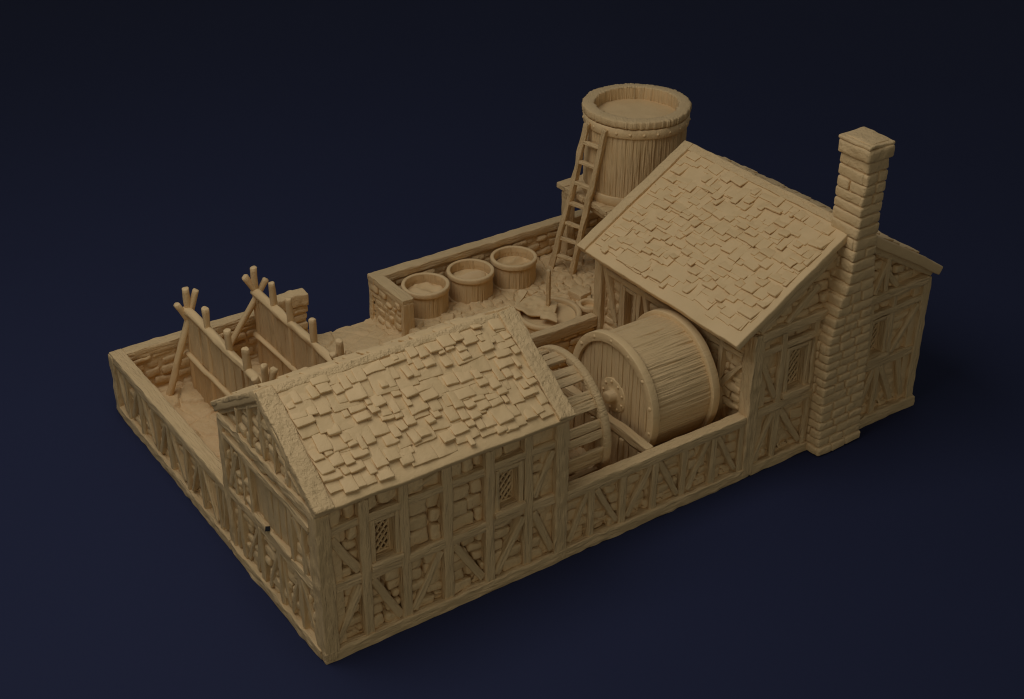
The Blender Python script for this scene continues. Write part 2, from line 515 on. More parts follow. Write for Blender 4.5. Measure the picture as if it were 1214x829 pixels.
# ------------------------------------------------------------------ mill house (behind right) with chimney
X0 = 9.18; X1 = 13.96; Y1 = 4.86
H2 = thing('house', (X0, 0, 0), 'tall rear right house with broad shallow tiled roof and stone chimney on its gable', 'house')
SA = .6; SAN = 1 / math.hypot(1, SA); SB = .5866; SBN = 1 / math.hypot(1, SB)
XR = 11.405; ZR = 4.88
def under2(x):
    return (ZR - (XR - x) * SA if x < XR else ZR - (x - XR) * SB) - .18
HL = Face((X0, 0, 0), (0, 1, 0), (0, 0, 1), (-1, 0, 0))
F2 = Face((0, 0, 0), (1, 0, 0), (0, 0, 1), (0, -1, 0))
RT = Face((X1, 0, 0), (0, 1, 0), (0, 0, 1), (1, 0, 0))
cl2 = lambda z: (max(X0 + .1, XR - (ZR - .22 - z) / SA), min(X1 - .05, XR + (ZR - .22 - z) / SB))
def wall2(m):
    F2.box(m, 12.1, 13.9, .1, 1.5, -.4, -.125, bev=.01, res=.6, sty='none')
    for a, b, lo, hi, d in ((9.25, 10.0, .1, 3.2, -.13), (10.0, 10.72, .1, 1.5, -.13), (10.0, 10.72, 1.4, 2.8, -.36), (10.0, 10.72, 2.68, 3.2, -.22), (10.7, 12.4, .1, 3.3, -.13),
                            (12.3, 13.1, .1, 1.55, -.13), (12.3, 13.1, 1.4, 2.7, -.36), (12.3, 13.1, 2.55, 3.2, -.22), (13.0, 13.9, .1, 3.15, -.13)):
        F2.box(m, a, b, lo, hi, -.5, d, bev=.01, res=.6, sty='none')
    for a, b in ((9.4, 9.88), (9.98, 10.8), (12.2, 12.95), (13.05, 13.8)):
        stones(m, F2, a, b, .18, 1.4)
    stones(m, F2, 9.42, 9.95, 1.5, 2.68); stones(m, F2, 13.1, 13.8, 1.5, 2.6); stones(m, F2, 12.2, 12.4, 1.5, 2.9)
    stones(m, F2, 9.42, 10.9, 2.84, 3.1, ch=(.2, .26)); stones(m, F2, 12.3, 13.8, 2.62, 3.0)
    z = 3.05
    while z < 4.6:
        a, b = cl2(z + .1); F2.box(m, a, b, z - .01, z + .1, -.4, -.2, bev=.01, res=.6, sty='none'); z += .1
    stones(m, F2, X0 + .1, X1, 3.12, 4.55, clip=cl2, n=(-.24, -.085))
    # left side wall, facing the wheel bay
    for a, b, lo, hi, d in ((.05, 3.4, .1, 3.3, -.13), (4.05, Y1 - .05, .1, 3.3, -.13), (3.35, 4.1, .1, 1.55, -.13), (3.35, 4.1, 1.5, 2.6, -.34), (3.35, 4.1, 2.5, 3.3, -.22)):
        HL.box(m, a, b, lo, hi, -.45, d, bev=.01, res=.6, sty='none')
    stones(m, HL, .3, .85, 1.3, 3.1, n=(-.16, -.04)); stones(m, HL, .95, 3.3, .4, 3.1, n=(-.24, -.085))
    stones(m, HL, 3.3, 4.7, .4, 1.5, n=(-.24, -.085)); stones(m, HL, 4.1, 4.72, 1.5, 3.1, n=(-.24, -.085)); stones(m, HL, .3, .9, .3, 1.3, n=(-.24, -.085))
    RT.box(m, .05, Y1 - .05, .1, 3.1, -.4, -.1, bev=.01, res=.6, sty='none')
    stones(m, RT, .2, Y1 - .1, .18, 3.0, n=(-.16, -.04), res=.12)
    m.box(((X0 + X1) / 2, Y1 - .15, 1.6), np.eye(3), (X1 - X0 - .2, .25, 3.0), bev=.01, res=.8, sty='none')
    BK = Face((0, Y1 - .08, 0), (1, 0, 0), (0, 0, 1), (0, 1, 0))
    z = 3.0
    while z < 4.6:
        a, b = cl2(z + .1); BK.box(m, a, b, z - .01, z + .1, -.2, -.02, bev=.01, res=.8, sty='none'); z += .1
    stones(m, BK, X0 + .1, X1 - .1, .6, 3.1, n=(-.1, .02), res=.12)
part('wall', STONE, H2, wall2)
T2 = lambda *a, **k: timber(H2, F2, *a, **k)
T2('corner_post', (9.29, .02), (9.29, 3.2), w=.26, n0=-.26, n1=.03, sty='rough')
T2('corner_post', (13.85, .02), (13.85, 3.05), w=.22, n0=-.26, n1=.02, sty='rough')
T2('sill_beam', (9.4, .1), (10.95, .1), w=.22, n0=-.2, n1=.03, sty='rough')
T2('sill_beam', (12.05, .1), (14.02, .1), w=.24, n0=-.2, n1=.06, sty='rough')
T2('mid_rail', (9.4, 1.4), (10.95, 1.4), w=.2, n1=.01)
T2('mid_rail', (12.05, 1.42), (13.8, 1.4), w=.2, n1=.01)
T2('upper_rail', (9.4, 2.74), (10.98, 2.76), w=.14)
T2('upper_rail', (12.05, 2.60), (13.8, 2.62), w=.14)
T2('tie_beam', (9.35, 3.12), (11.1, 3.14), w=.2, n1=.03, sty='rough')
T2('tie_beam', (11.9, 3.02), (13.85, 3.02), w=.18, n1=.03, sty='rough')
T2('post', (9.97, .2), (9.97, 3.05), w=.15)
T2('post', (10.82, .2), (10.82, 3.05), w=.13)
T2('post', (12.98, 1.45), (12.98, 3.0), w=.15)
T2('post', (12.75, .2), (12.75, 1.35), w=.15)
T2('post', (12.32, 1.45), (12.32, 2.95), w=.12)
for a, b in (((9.45, .28), (9.9, 1.3)), ((10.08, 1.28), (10.7, .3)), ((9.45, 2.55), (9.88, 1.62)), ((13.1, 1.55), (13.72, 2.5)), ((12.35, .3), (12.66, 1.3)), ((12.85, 1.3), (13.3, .35)), ((13.65, .3), (13.4, 1.3))):
    T2('brace', a, b, w=.13, n1=-.018)
for a, b in (((9.3, 3.28), (11.1, 4.40)), ((11.7, 4.46), (14.0, 3.13))):
    T2('rafter', a, b, w=.2, n1=.0)
for a, b in (((10.0, 3.22), (10.75, 3.8)), ((12.35, 3.1), (12.6, 3.75)), ((13.0, 3.1), (12.6, 3.6))):
    T2('brace', a, b, w=.12, n1=-.01)
T2('stud', (12.62, 3.1), (12.62, 3.85), w=.12)
window(H2, F2, 10.08, 10.72, 1.6, 2.64)
window(H2, F2, 12.36, 12.9, 1.6, 2.5)
TL = lambda *a, **k: timber(H2, HL, *a, **k)
TL('corner_post', (4.74, .3), (4.74, 3.25), w=.25, n0=-.25, n1=.02)
TL('post', (3.98, .3), (3.98, 3.2), w=.12)
TL('post', (3.42, .3), (3.42, 3.2), w=.13)
TL('post', (.9, .3), (.9, 3.2), w=.13)
TL('post', (2.1, .3), (2.1, 3.2), w=.14)
TL('brace', (4.62, 2.9), (4.14, 1.55), w=.12, n1=-.01)
TL('brace', (.32, 2.45), (.84, 1.75), w=.12, n1=-.01)
TL('brace', (3.3, 2.75), (3.0, 1.8), w=.12, n1=-.01)
TL('upper_rail', (4.6, 2.62), (.3, 2.62), w=.13, n1=-.01)
TL('tie_beam', (.2, 3.2), (4.7, 3.2), w=.18, n1=.02)
window(H2, HL, 3.49, 3.93, 1.5, 2.52)

SLA = Face((8.645, 4.80, 3.225), (0, -1, 0), (SAN, 0, SA * SAN), (-SA * SAN, 0, SAN))
LA = (XR - 8.645) / SAN
SLB = Face((14.235, -.06, 3.225), (0, 1, 0), (-SBN, 0, SB * SBN), (SB * SBN, 0, SBN))
LB = (14.235 - XR) / SBN
def roof2(m):
    SLA.box(m, 0, 4.86, 0, LA + .03, -.15, 0, bev=.03, res=.1, sty='slab', k=.8)
    SLB.box(m, 0, 4.86, 0, LB + .02, -.2, 0, bev=.03, res=.14, sty='slab', k=.8)
    hole = lambda u, v: .35 if v < .6 else (.12 if v > LA - .6 else 0)
    tiles(m, SLA, .3, 4.72, .25, LA - .3, .32, (.22, .5), .03, .1, lift=.03, over=1.2)
    tiles(m, SLA, .3, 4.72, .22, LA - .16, .20, (.13, .33), .042, .24, lift=.075, over=1.3, hole=hole)
    tiles(m, SLB, .2, 4.7, .3, LB - .3, .28, (.2, .4), .045, .35, lift=.05, over=1.35)
RF2 = part('roof', TILE, H2, roof2)
child('verge_strip', BARK, RF2, lambda m: SLA.box(m, 0, .25, .0, LA + .02, -.05, .06, bev=.02, res=.06, sty='slab', k=.8), H2)
def ridge2(m):
    SLA.box(m, .2, 4.84, LA - .14, LA + .03, -.04, .03, bev=.02, res=.06, sty='rough', k=.7)
    SLB.box(m, .02, 4.84, LB - .2, LB + .03, -.04, .035, bev=.02, res=.06, sty='rough', k=1.1)
child('ridge_cap', BARK, RF2, ridge2, H2)

# chimney: battered stone stack of rounded blocks
def lerp(tab, z):
    for (z0, a), (z1, b) in zip(tab, tab[1:]):
        if z <= z1:
            t = max(0, (z - z0) / (z1 - z0)); return a + (b - a) * t
    return tab[-1][1]
CX0 = [(0, 10.93), (2.5, 10.86), (3.3, 11.02), (3.9, 11.20), (6.4, 11.27)]
CX1 = [(0, 12.10), (1.9, 12.06), (3.4, 11.93), (4.5, 11.81), (6.4, 11.82)]
CY0 = [(0, -.31), (2.4, -.29), (6.4, -.30)]
CY1 = [(0, .2), (3, .25), (4, .40), (6.4, .42)]
def chim(m):
    z = 0.0; row = 0
    while z < 6.16:
        hh = rnd.uniform(.17, .225) if z < 3.2 else rnd.uniform(.2, .25)
        zm = z + hh / 2
        x0, x1, y0, y1 = lerp(CX0, zm), lerp(CX1, zm), lerp(CY0, zm), lerp(CY1, zm)
        if z < .12: x0 -= .02; y0 -= .03; x1 += .04
        m.box(((x0 + x1) / 2, (y0 + y1) / 2, zm), np.eye(3), (x1 - x0 - .09, y1 - y0 - .09, hh + .02), bev=.02, res=.3, sty='none')
        def line(a, b, n):
            ws = [rnd.uniform(.75, 1.25) for _ in range(n)]; s_ = sum(ws); o = a; r = []
            for w in ws: r.append((o, o + (b - a) * w / s_)); o = r[-1][1]
            return r
        W_ = x1 - x0; D_ = y1 - y0
        nf = max(1, int(round(W_ / rnd.uniform(.34, .55)))) if z < 3.6 else rnd.choice((1, 2, 1))
        jut = lambda: rnd.uniform(-.006, .01)
        q = .16
        fl = row % 2
        # front (-y) and back
        fr = line(x0, x1, nf + (1 if fl and z < 3.6 else 0))
        for a, b in fr:
            m.box(((a + b) / 2, y0 + q / 2 - jut(), zm + rnd.uniform(-.008, .008)), Face((0,0,0),(1,0,0),(0,1,0),(0,0,1)).ax(rnd.uniform(-.02, .02)), (b - a - .014, q, hh - .012), bev=.045, res=.06, sty='stone', k=.5)
        for a, b in line(x0, x1, 2):
            m.box(((a + b) / 2, y1 - q / 2, zm), np.eye(3), (b - a - .014, q, hh - .012), bev=.045, res=.08, sty='stone', k=.5)
        # sides
        nl = rnd.choice((1, 2)) if z < 3.3 else rnd.choice((1, 1, 2))
        for xs, sg in ((x0, 1), (x1, -1)):
            for a, b in line(y0 + (.0 if fl else .06), y1 - .02, nl):
                m.box((xs + sg * (q / 2 - .008), (a + b) / 2, zm), np.eye(3), (q, b - a - .014, hh - .012), bev=.045, res=.06, sty='stone', k=.5)
        z += hh; row += 1
    return z
ch = MB(); ztop = chim(ch)
CH = ch.build('chimney', STONE, H2)
def cap(m):
    m.box((11.53, .06, ztop + .13), np.eye(3), (.67, .82, .27), bev=.07, res=.06, sty='stone', k=1.0)
    m.box((11.53, .06, ztop + .285), np.eye(3), (.655, .80, .07), bev=.025, res=.05, sty='stone', k=.6)
    m.box((11.53, .06, ztop + .305), np.eye(3), (.5, .64, .06), bev=.02, res=.05, sty='stone', k=.6)
child('cap', STONE, CH, cap, H2)

# ------------------------------------------------------------------ low walls
FW = thing('low_wall', (4.86, 0, 0), 'low timber and stone wall in front of the wheel and drum', 'wall')
def fw(m):
    FRONT.box(m, 4.87, 9.2, .06, 1.36, -.26, -.22, bev=.01, res=.6, sty='none')
    stones(m, FRONT, 4.92, 9.16, .18, 1.28)
    IN = Face((0, .24, 0), (1, 0, 0), (0, 0, 1), (0, 1, 0))
    stones(m, IN, 4.92, 9.16, .25, 1.28, n=(-.1, -.01), res=.12)
part('wall', STONE, FW, fw)
TW = lambda *a, **k: timber(FW, FRONT, *a, **k)
part('top_rail', WOOD, FW, lambda m: FRONT.box(m, 4.87, 9.17, 1.25, 1.455, -.235, .012, bev=.025, res=.06, sty='rough', k=.7))
TW('sill_beam', (4.9, .1), (9.35, .1), w=.24, n0=-.18, n1=.03, sty='rough')
for x in (5.48, 6.2, 6.94, 7.66, 8.38, 9.1):
    TW('post', (x, .18), (x, 1.28), w=.14)
for a, b in (((5.0, .25), (5.4, 1.24)), ((5.58, 1.24), (6.08, .3)), ((6.32, .28), (6.86, 1.24)), ((7.04, 1.24), (7.54, .3)), ((7.78, .28), (8.28, 1.24)), ((8.48, 1.24), (8.98, .3))):
    TW('brace', a, b, w=.12, n1=-.015)

LW = thing('low_wall', (0, 3.6, 0), 'left outer yard wall with fans of timber braces beside the drying racks', 'wall')
def lw(m):
    LEFT.box(m, 3.6, 9.1, .06, 1.36, -.26, -.22, bev=.01, res=.6, sty='none')
    stones(m, LEFT, 3.62, 9.0, .18, 1.28, n=(-.24, -.085))
    IN = Face((.27, 0, 0), (0, 1, 0), (0, 0, 1), (1, 0, 0))
    stones(m, IN, 3.62, 9.0, .33, 1.28, n=(-.12, -.02), res=.12)
part('wall', STONE, LW, lw)
part('top_rail', WOOD, LW, lambda m: LEFT.box(m, 3.56, 9.13, 1.24, 1.455, -.275, .012, bev=.03, res=.06, sty='rough', k=.7))
TLW = lambda *a, **k: timber(LW, LEFT, *a, **k)
TLW('sill_beam', (3.6, .1), (9.12, .1), w=.24, n0=-.2, n1=.03, sty='rough')
TLW('corner_post', (9.03, .05), (9.03, 1.42), w=.2, n0=-.2, n1=.02, sty='rough')
for yc in (4.75, 6.25, 7.72):
    TLW('post', (yc, .2), (yc, 1.26), w=.12)
    TLW('brace', (yc - .1, 1.24), (yc - .58, .28), w=.1, n1=-.012)
    TLW('brace', (yc + .1, 1.24), (yc + .58, .28), w=.1, n1=-.012)
for yc in (4.0, 5.5, 7.0, 8.42):
    TLW('post', (yc, .2), (yc, 1.26), w=.12)
TLW('brace', (8.9, 1.24), (8.55, .28), w=.1, n1=-.012)
TLW('brace', (3.72, 1.24), (3.88, .28), w=.1, n1=-.012)

BKF = Face((0, 8.86, 0), (1, 0, 0), (0, 0, 1), (0, -1, 0))
BW = thing('low_wall', (0, W, 0), 'back yard wall behind the drying racks, ending in a raised broken block', 'wall')
def bw(m):
    BKF.box(m, .2, 4.35, .1, 1.28, -.26, -.02, bev=.01, res=.6, sty='none')
    stones(m, BKF, .27, 4.4, .3, 1.26, n=(-.1, .03), ch=(.17, .26), bl=(.3, .6), bulge=.03)
    O = Face((0, W, 0), (1, 0, 0), (0, 0, 1), (0, 1, 0))
    stones(m, O, .1, 4.4, .05, 1.26, n=(-.1, -.0), res=.12)
part('wall', STONE, BW, bw)
part('top_rail', WOOD, BW, lambda m: BKF.box(m, .26, 3.75, 1.24, 1.46, -.265, .02, bev=.03, res=.06, sty='rough', k=.8))
def endb(m):
    BKF.box(m, 3.7, 4.42, 1.33, 1.6, -.26, .06, bev=.03, res=.06, sty='stone', k=1.2)
    BKF.box(m, 3.8, 4.38, 1.12, 1.32, -.24, .04, bev=.04, res=.07, sty='stone', k=1.2)
part('end_block', STONE, BW, endb)

BR = thing('low_wall', (6.05, W, 0), 'L shaped stone yard wall behind the three round vats', 'wall')
def br(m):
    BKF.box(m, 6.1, 13.95, .1, 1.28, -.26, -.04, bev=.01, res=.6, sty='none')
    stones(m, BKF, 6.3, 13.7, .5, 1.24, n=(-.1, .01), ch=(.16, .25), bl=(.25, .5))
    O = Face((0, W, 0), (1, 0, 0), (0, 0, 1), (0, 1, 0))
    stones(m, O, 6.1, 13.9, .05, 1.26, n=(-.1, -.0), res=.12)
    RL = Face((6.05, 0, 0), (0, 1, 0), (0, 0, 1), (-1, 0, 0))
    RL.box(m, 7.62, 9.08, .1, 1.38, -.26, -.05, bev=.01, res=.4, sty='none')
    stones(m, RL, 7.72, 9.05, .2, 1.32, n=(-.12, -.01), ch=(.12, .2), bl=(.18, .36), bulge=.03)
    RL.box(m, 8.96, 9.115, .1, 1.36, -.24, .0, bev=.02, res=.07, sty='stone', k=.6)
    R2 = Face((6.33, 0, 0), (0, 1, 0), (0, 0, 1), (1, 0, 0))
    stones(m, R2, 7.65, 8.84, .5, 1.3, n=(-.1, -.01), res=.1)
    R3 = Face((14.0, 0, 0), (0, 1, 0), (0, 0, 1), (1, 0, 0))
    R3.box(m, 4.86, 9.08, .1, 1.28, -.27, -.04, bev=.01, res=.6, sty='none')
    stones(m, R3, 4.9, 9.05, .1, 1.26, n=(-.12, -.01), res=.12)
part('wall', STONE, BR, br)
def brt(m):
    BKF.box(m, 6.04, 14.0, 1.27, 1.46, -.265, .02, bev=.025, res=.07, sty='rough', k=.75)
    m.box((6.19, 8.35, 1.375), np.eye(3), (.28, 1.56, .165), bev=.02, res=.07, sty='wood', k=.6)
    m.box((13.86, 6.97, 1.36), np.eye(3), (.28, 4.2, .2), bev=.025, res=.1, sty='rough', k=.7)
part('top_rail', WOOD, BR, brt)
part('end_post', WOOD, BR, lambda m: m.box((6.19, 7.63, .72), np.eye(3), (.275, .13, 1.26), bev=.015, res=.07, sty='wood', k=.5))

MID = Face((0, 4.72, 0), (1, 0, 0), (0, 0, 1), (0, -1, 0))
MW = thing('low_wall', (5, 4.85, 0), 'low wall with a heavy beam on top between the wheel bay and the raised yard', 'wall')
def mw(m):
    MID.box(m, 4.3, 9.15, .1, 1.2, -.16, -.06, bev=.01, res=.6, sty='none')
    stones(m, MID, 4.3, 9.15, .3, 1.2, n=(-.1, .0), ch=(.15, .24), bl=(.25, .5))
part('wall', STONE, MW, mw)
part('top_rail', WOOD, MW, lambda m: MID.box(m, 4.3, 9.17, 1.2, 1.455, -.19, .03, bev=.025, res=.06, sty='rough', k=.75))

PW = thing('low_wall', (7, .25, 0), 'short cross wall between the slatted wheel and the closed drum', 'wall')
PF = Face((6.92, 0, 0), (0, 1, 0), (0, 0, 1), (-1, 0, 0))
part('top_rail', WOOD, PW, lambda m: PF.box(m, .24, 4.7, 1.27, 1.45, -.17, .0, bev=.02, res=.07, sty='wood', k=.9))
def pw(m):
    PF.box(m, .25, 4.7, .1, 1.3, -.14, -.06, bev=.01, res=.6, sty='none')
    y = .28
    while y < 4.6:
        w = rnd.uniform(.2, .34); PF.box(m, y, y + w - .02, .25, 1.22, -.1, -.02 + rnd.uniform(-.015, .01), bev=.015, res=.08, sty='wood'); y += w
part('boards', WOOD, PW, pw)
for y in (1.0, 1.9, 2.8, 3.7):
    timber(PW, PF, 'post', (y, .25), (y, 1.25), w=.12, n0=-.05, n1=.02)

# ------------------------------------------------------------------ slatted wheel and closed drum
AX = (1.75, 1.70)
def groove_fn(nst, depth, seed, length_freq=1.2, fine=.012):
    def f(T, H):
        t = T * nst / (2 * math.pi)
        p = np.stack([t.ravel() * 0 + np.floor(t.ravel()), H.ravel() * 0, H.ravel() * 0], 1)
        fr = (t - np.floor(t))
        wob = .06 * np.sin(H * 4 + np.floor(t) * 2.1)
        gap = np.minimum(np.abs(fr - .5 + wob) * 2, 1)
        dm = vnoise(np.stack([np.floor(t + .5).ravel() * 3.7, H.ravel() * 1.6, H.ravel() * 0 + seed], 1), seed + 9).reshape(T.shape)
        gr = -depth * (.55 + .6 * dm) * np.exp(-((1 - gap) / .08) ** 2)
        tt = np.stack([T.ravel() * nst * .9, H.ravel() * length_freq, H.ravel() * 0 + seed], 1)
        nz = vnoise(tt, seed).reshape(T.shape)
        nz2 = vnoise(tt * np.array([2.3, 1.5, 1]), seed + 5).reshape(T.shape)
        per = _hash(np.floor(t).astype(np.int64), np.zeros_like(t, dtype=np.int64), np.zeros_like(t, dtype=np.int64), seed)
        nz3 = vnoise(tt * np.array([5.1, 2.2, 1]), seed + 7).reshape(T.shape)
        nz = np.clip(nz * 1.4, -1, .35)
        return gr + fine * nz + fine * .8 * nz2 + fine * .5 * nz3 + (per - .5) * depth * .5
    return f
WH = thing('wooden_wheel', (5.65, AX[0], .3), 'open slatted wooden wheel half under the eave of the front house', 'wheel')
O = (0, AX[0], AX[1])
def ring(x0, x1, ro, ri):
    b = .02
    return lambda m: m.lathe([(ri, x0), (ro - b, x0), (ro, x0 + b), (ro + .004, (x0 + x1) / 2), (ro, x1 - b), (ro - b, x1), (ri + b, x1), (ri, x1 - b)], O, (1, 0, 0), 110, 'plain', k=.6, closed=True)
part('ring', WOOD, WH, ring(5.02, 5.2, 1.335, 1.17))
part('ring', WOOD, WH, ring(6.06, 6.22, 1.335, 1.17))
NS = 14
for i in range(NS):
    a = 2 * math.pi * (i + .33) / NS
    n = np.array((0, math.cos(a), math.sin(a))); t = np.array((0, -math.sin(a), math.cos(a)))
    F = Face(np.array(O) + n * 1.25, (1, 0, 0), t, n)
    def slat(m):
        for k in (-1, 1):
            F.box(m, 5.18, 6.08, k * .09 - .086, k * .09 + .086, -.05, .02 + rnd.uniform(-.012, .012), bev=.015, res=.07, sty='wood')
    part('slat', WOOD, WH, slat)
for i in range(6):
    a = 2 * math.pi * (i + .2) / 6
    n = np.array((0, math.cos(a), math.sin(a))); t = np.array((0, -math.sin(a), math.cos(a)))
    F = Face(O, (1, 0, 0), n, t)
    for x in (5.11,):
        part('spoke', WOOD, WH, lambda m: F.box(m, x - .05, x + .05, .12, 1.2, -.07, .07, bev=.015, res=.1, sty='wood'))
part('axle', WOOD, WH, lambda m: m.tube((4.9, *AX), (6.85, *AX), .1, n=24, k=.5))

DR = thing('tanning_drum', (8.05, AX[0], .3), 'large closed barrel shaped drum lying on its side against the rear house', 'drum')
D0, D1 = 7.22, 8.86
part('body', STAVE, DR, lambda m: m.lathe([(1.19, x) for x in np.linspace(D0 + .17, D1 - .17, 60)], O, (1, 0, 0), 620, 'plain', k=1.0, groove=groove_fn(30, .035, 71, .8, .0065)))
def rim(x0, x1, ro=1.285, ri=1.08):
    b = .014
    return lambda m: m.lathe([(ri, x0 + .06), (ri, x0 + b), (ri + b * .3, x0 + b * .3), (ri + b, x0), ((ri + ro) / 2, x0 - .002), (ro - b, x0), (ro - b * .3, x0 + b * .3), (ro, x0 + b), (ro, (x0 + x1) / 2), (ro, x1 - b), (ro - b * .3, x1 - b * .3), (ro - b, x1), (ri, x1)], O, (1, 0, 0), 130, 'plain', k=1.3, closed=True)
R0 = part('rim', POLE, DR, rim(D0, D0 + .17, 1.285, 1.10))
R1 = part('rim', POLE, DR, rim(D1 - .17, D1))
def bolt(m, p, ax, r=.045):
    m.lathe([(r, -.01), (r, .005), (r * .75, .018), (r * .4, .026), (.001, .028)], p, ax, 12, 'none')
for i in range(14):
    a = 2 * math.pi * (i + .4) / 14
    child('bolt', POLE, R0, lambda m: bolt(m, (D0 + .008, AX[0] + 1.195 * math.cos(a), AX[1] + 1.195 * math.sin(a)), (-1, 0, 0)), DR)
def endf(m):
    F = Face((D0 + .07, *AX), (0, 1, 0), (0, 0, 1), (-1, 0, 0))
    y = -1.14
    while y < 1.14:
        w = rnd.uniform(.09, .15); ym = max(abs(y), abs(y + w))
        hh = math.sqrt(max(1.16 ** 2 - min(ym, 1.14) ** 2, .01))
        F.box(m, y, y + w - .006, -hh, hh, -.07, rnd.uniform(-.008, .01), bev=.012, res=.06, sty='wood', k=.4)
        y += w
part('end_board', STAVE, DR, endf)
part('end_board', STAVE, DR, lambda m: m.lathe([(.001, D1 - .1), (1.1, D1 - .1), (1.1, D1 - .16)], O, (1, 0, 0), 60, 'none'))
HB = part('hub', POLE, DR, lambda m: m.lathe([(.001, D0 - .12), (.10, D0 - .12), (.12, D0 - .10), (.12, D0 + .045), (.2, D0 + .052), (.34, D0 + .054), (.36, D0 + .062), (.37, D0 + .09)], O, (1, 0, 0), 60, 'plain', k=1.5))
for i in range(9):
    a = 2 * math.pi * i / 9
    child('bolt', POLE, HB, lambda m: bolt(m, (D0 + .052, AX[0] + .29 * math.cos(a), AX[1] + .29 * math.sin(a)), (-1, 0, 0), .03), DR)

# ------------------------------------------------------------------ three vats with hides
VG = 'round vats along the yard wall'
vl = ['round wooden vat nearest the end of the yard wall, leftmost of the three', 'round wooden vat in the middle of the row of three', 'round wooden vat nearest the ladder, rightmost of the three']
hl = ['lumpy folded hide soaking in the leftmost vat', 'peaked folded hide soaking in the middle vat', 'softly ribbed hide soaking in the rightmost vat']
HT = 1.27
protos = None
def make_vat(c):
    v = thing('vat', (c[0], c[1], .6), vl[0], 'vat', VG)
    o = (c[0], c[1], 0)
    part('staves', STAVE, v, lambda m: m.lathe([(.51, z) for z in np.linspace(.56, 1.17, 22)], o, (0, 0, 1), 320, 'plain', k=.4, groove=groove_fn(34, .02, 13, 1.5, .005)))
    part('inner_wall', STAVE, v, lambda m: m.lathe([(.468, z) for z in np.linspace(1.25, .9, 12)] + [(.001, .9)], o, (0, 0, 1), 160, 'plain', k=.4, groove=groove_fn(28, .02, 17, 1.5, .005)))
    part('rim', POLE, v, lambda m: m.lathe([(.462, 1.13), (.462, 1.25), (.466, 1.265), (.478, 1.272), (.50, 1.274), (.53, 1.272), (.543, 1.264), (.55, 1.24), (.55, 1.17), (.543, 1.15), (.50, 1.14)], o, (0, 0, 1), 90, 'plain', k=1.2, closed=True))
    part('hoop', POLE, v, lambda m: m.lathe([(.50, .55), (.545, .56), (.555, .60), (.545, .635), (.50, .65)], o, (0, 0, 1), 90, 'plain', k=1.2, closed=True))
    return v
centres = [(7.06, 8.29), (8.27, 8.29), (9.47, 8.28)]
v0 = make_vat(centres[0])
for c, l, dz, rz in zip(centres[1:], vl[1:], (0, .0), (1.1, 2.7)):
    o = v0.copy(); col.objects.link(o); o.location = (c[0], c[1], .6 + dz); o['label'] = l; o.rotation_euler.z = rz
    for chd in list(v0.children):
        k = chd.copy(); col.objects.link(k); k.parent = o
def hide_in(c, lab, seed, kind):
    th = np.linspace(0, 2 * math.pi, 73); r = np.linspace(0.002, .462, 28)
    R, Tt = np.meshgrid(r, th, indexing='ij')
    X = R * np.cos(Tt); Y = R * np.sin(Tt)
    p = np.stack([X.ravel() * 5 + seed, Y.ravel() * 5, X.ravel() * 0], 1)
    n1 = vnoise(p, seed).reshape(X.shape)
    ang = .5 + seed
    s = X * math.cos(ang) + Y * math.sin(ang)
    if kind == 0:
        h = .05 * n1 + .07 * np.exp(-((X + .05) ** 2 + (Y - .02) ** 2) / .05) + .02 * np.sin(s * 16 + n1 * 2)
    elif kind == 1:
        h = .04 * n1 + .12 * np.clip(1 - np.abs(s - .02) / .14, 0, 1) * (R < .36) + .05 * np.exp(-((X - .12) ** 2 + (Y + .1) ** 2) / .02)
    else:
        h = .03 * n1 + .035 * np.sin(s * 26 + 2 * n1)
    e = np.clip((.462 - R) / .05, 0, 1)
    m = MB()
    m.grid(X + c[0], Y + c[1], 1.03 + h * 1.15 * e, sty='plain', k=1.5)
    m.lathe([(.455, .905), (.46, 1.03)], (c[0], c[1], 0), (0, 0, 1), 60, 'none')
    o = m.build('hide', HIDE)
    tag(o, lab, 'hide', 'hides soaking in the vats')
for i, c in enumerate(centres):
    hide_in(c, hl[i], 3 + i * 7, i)

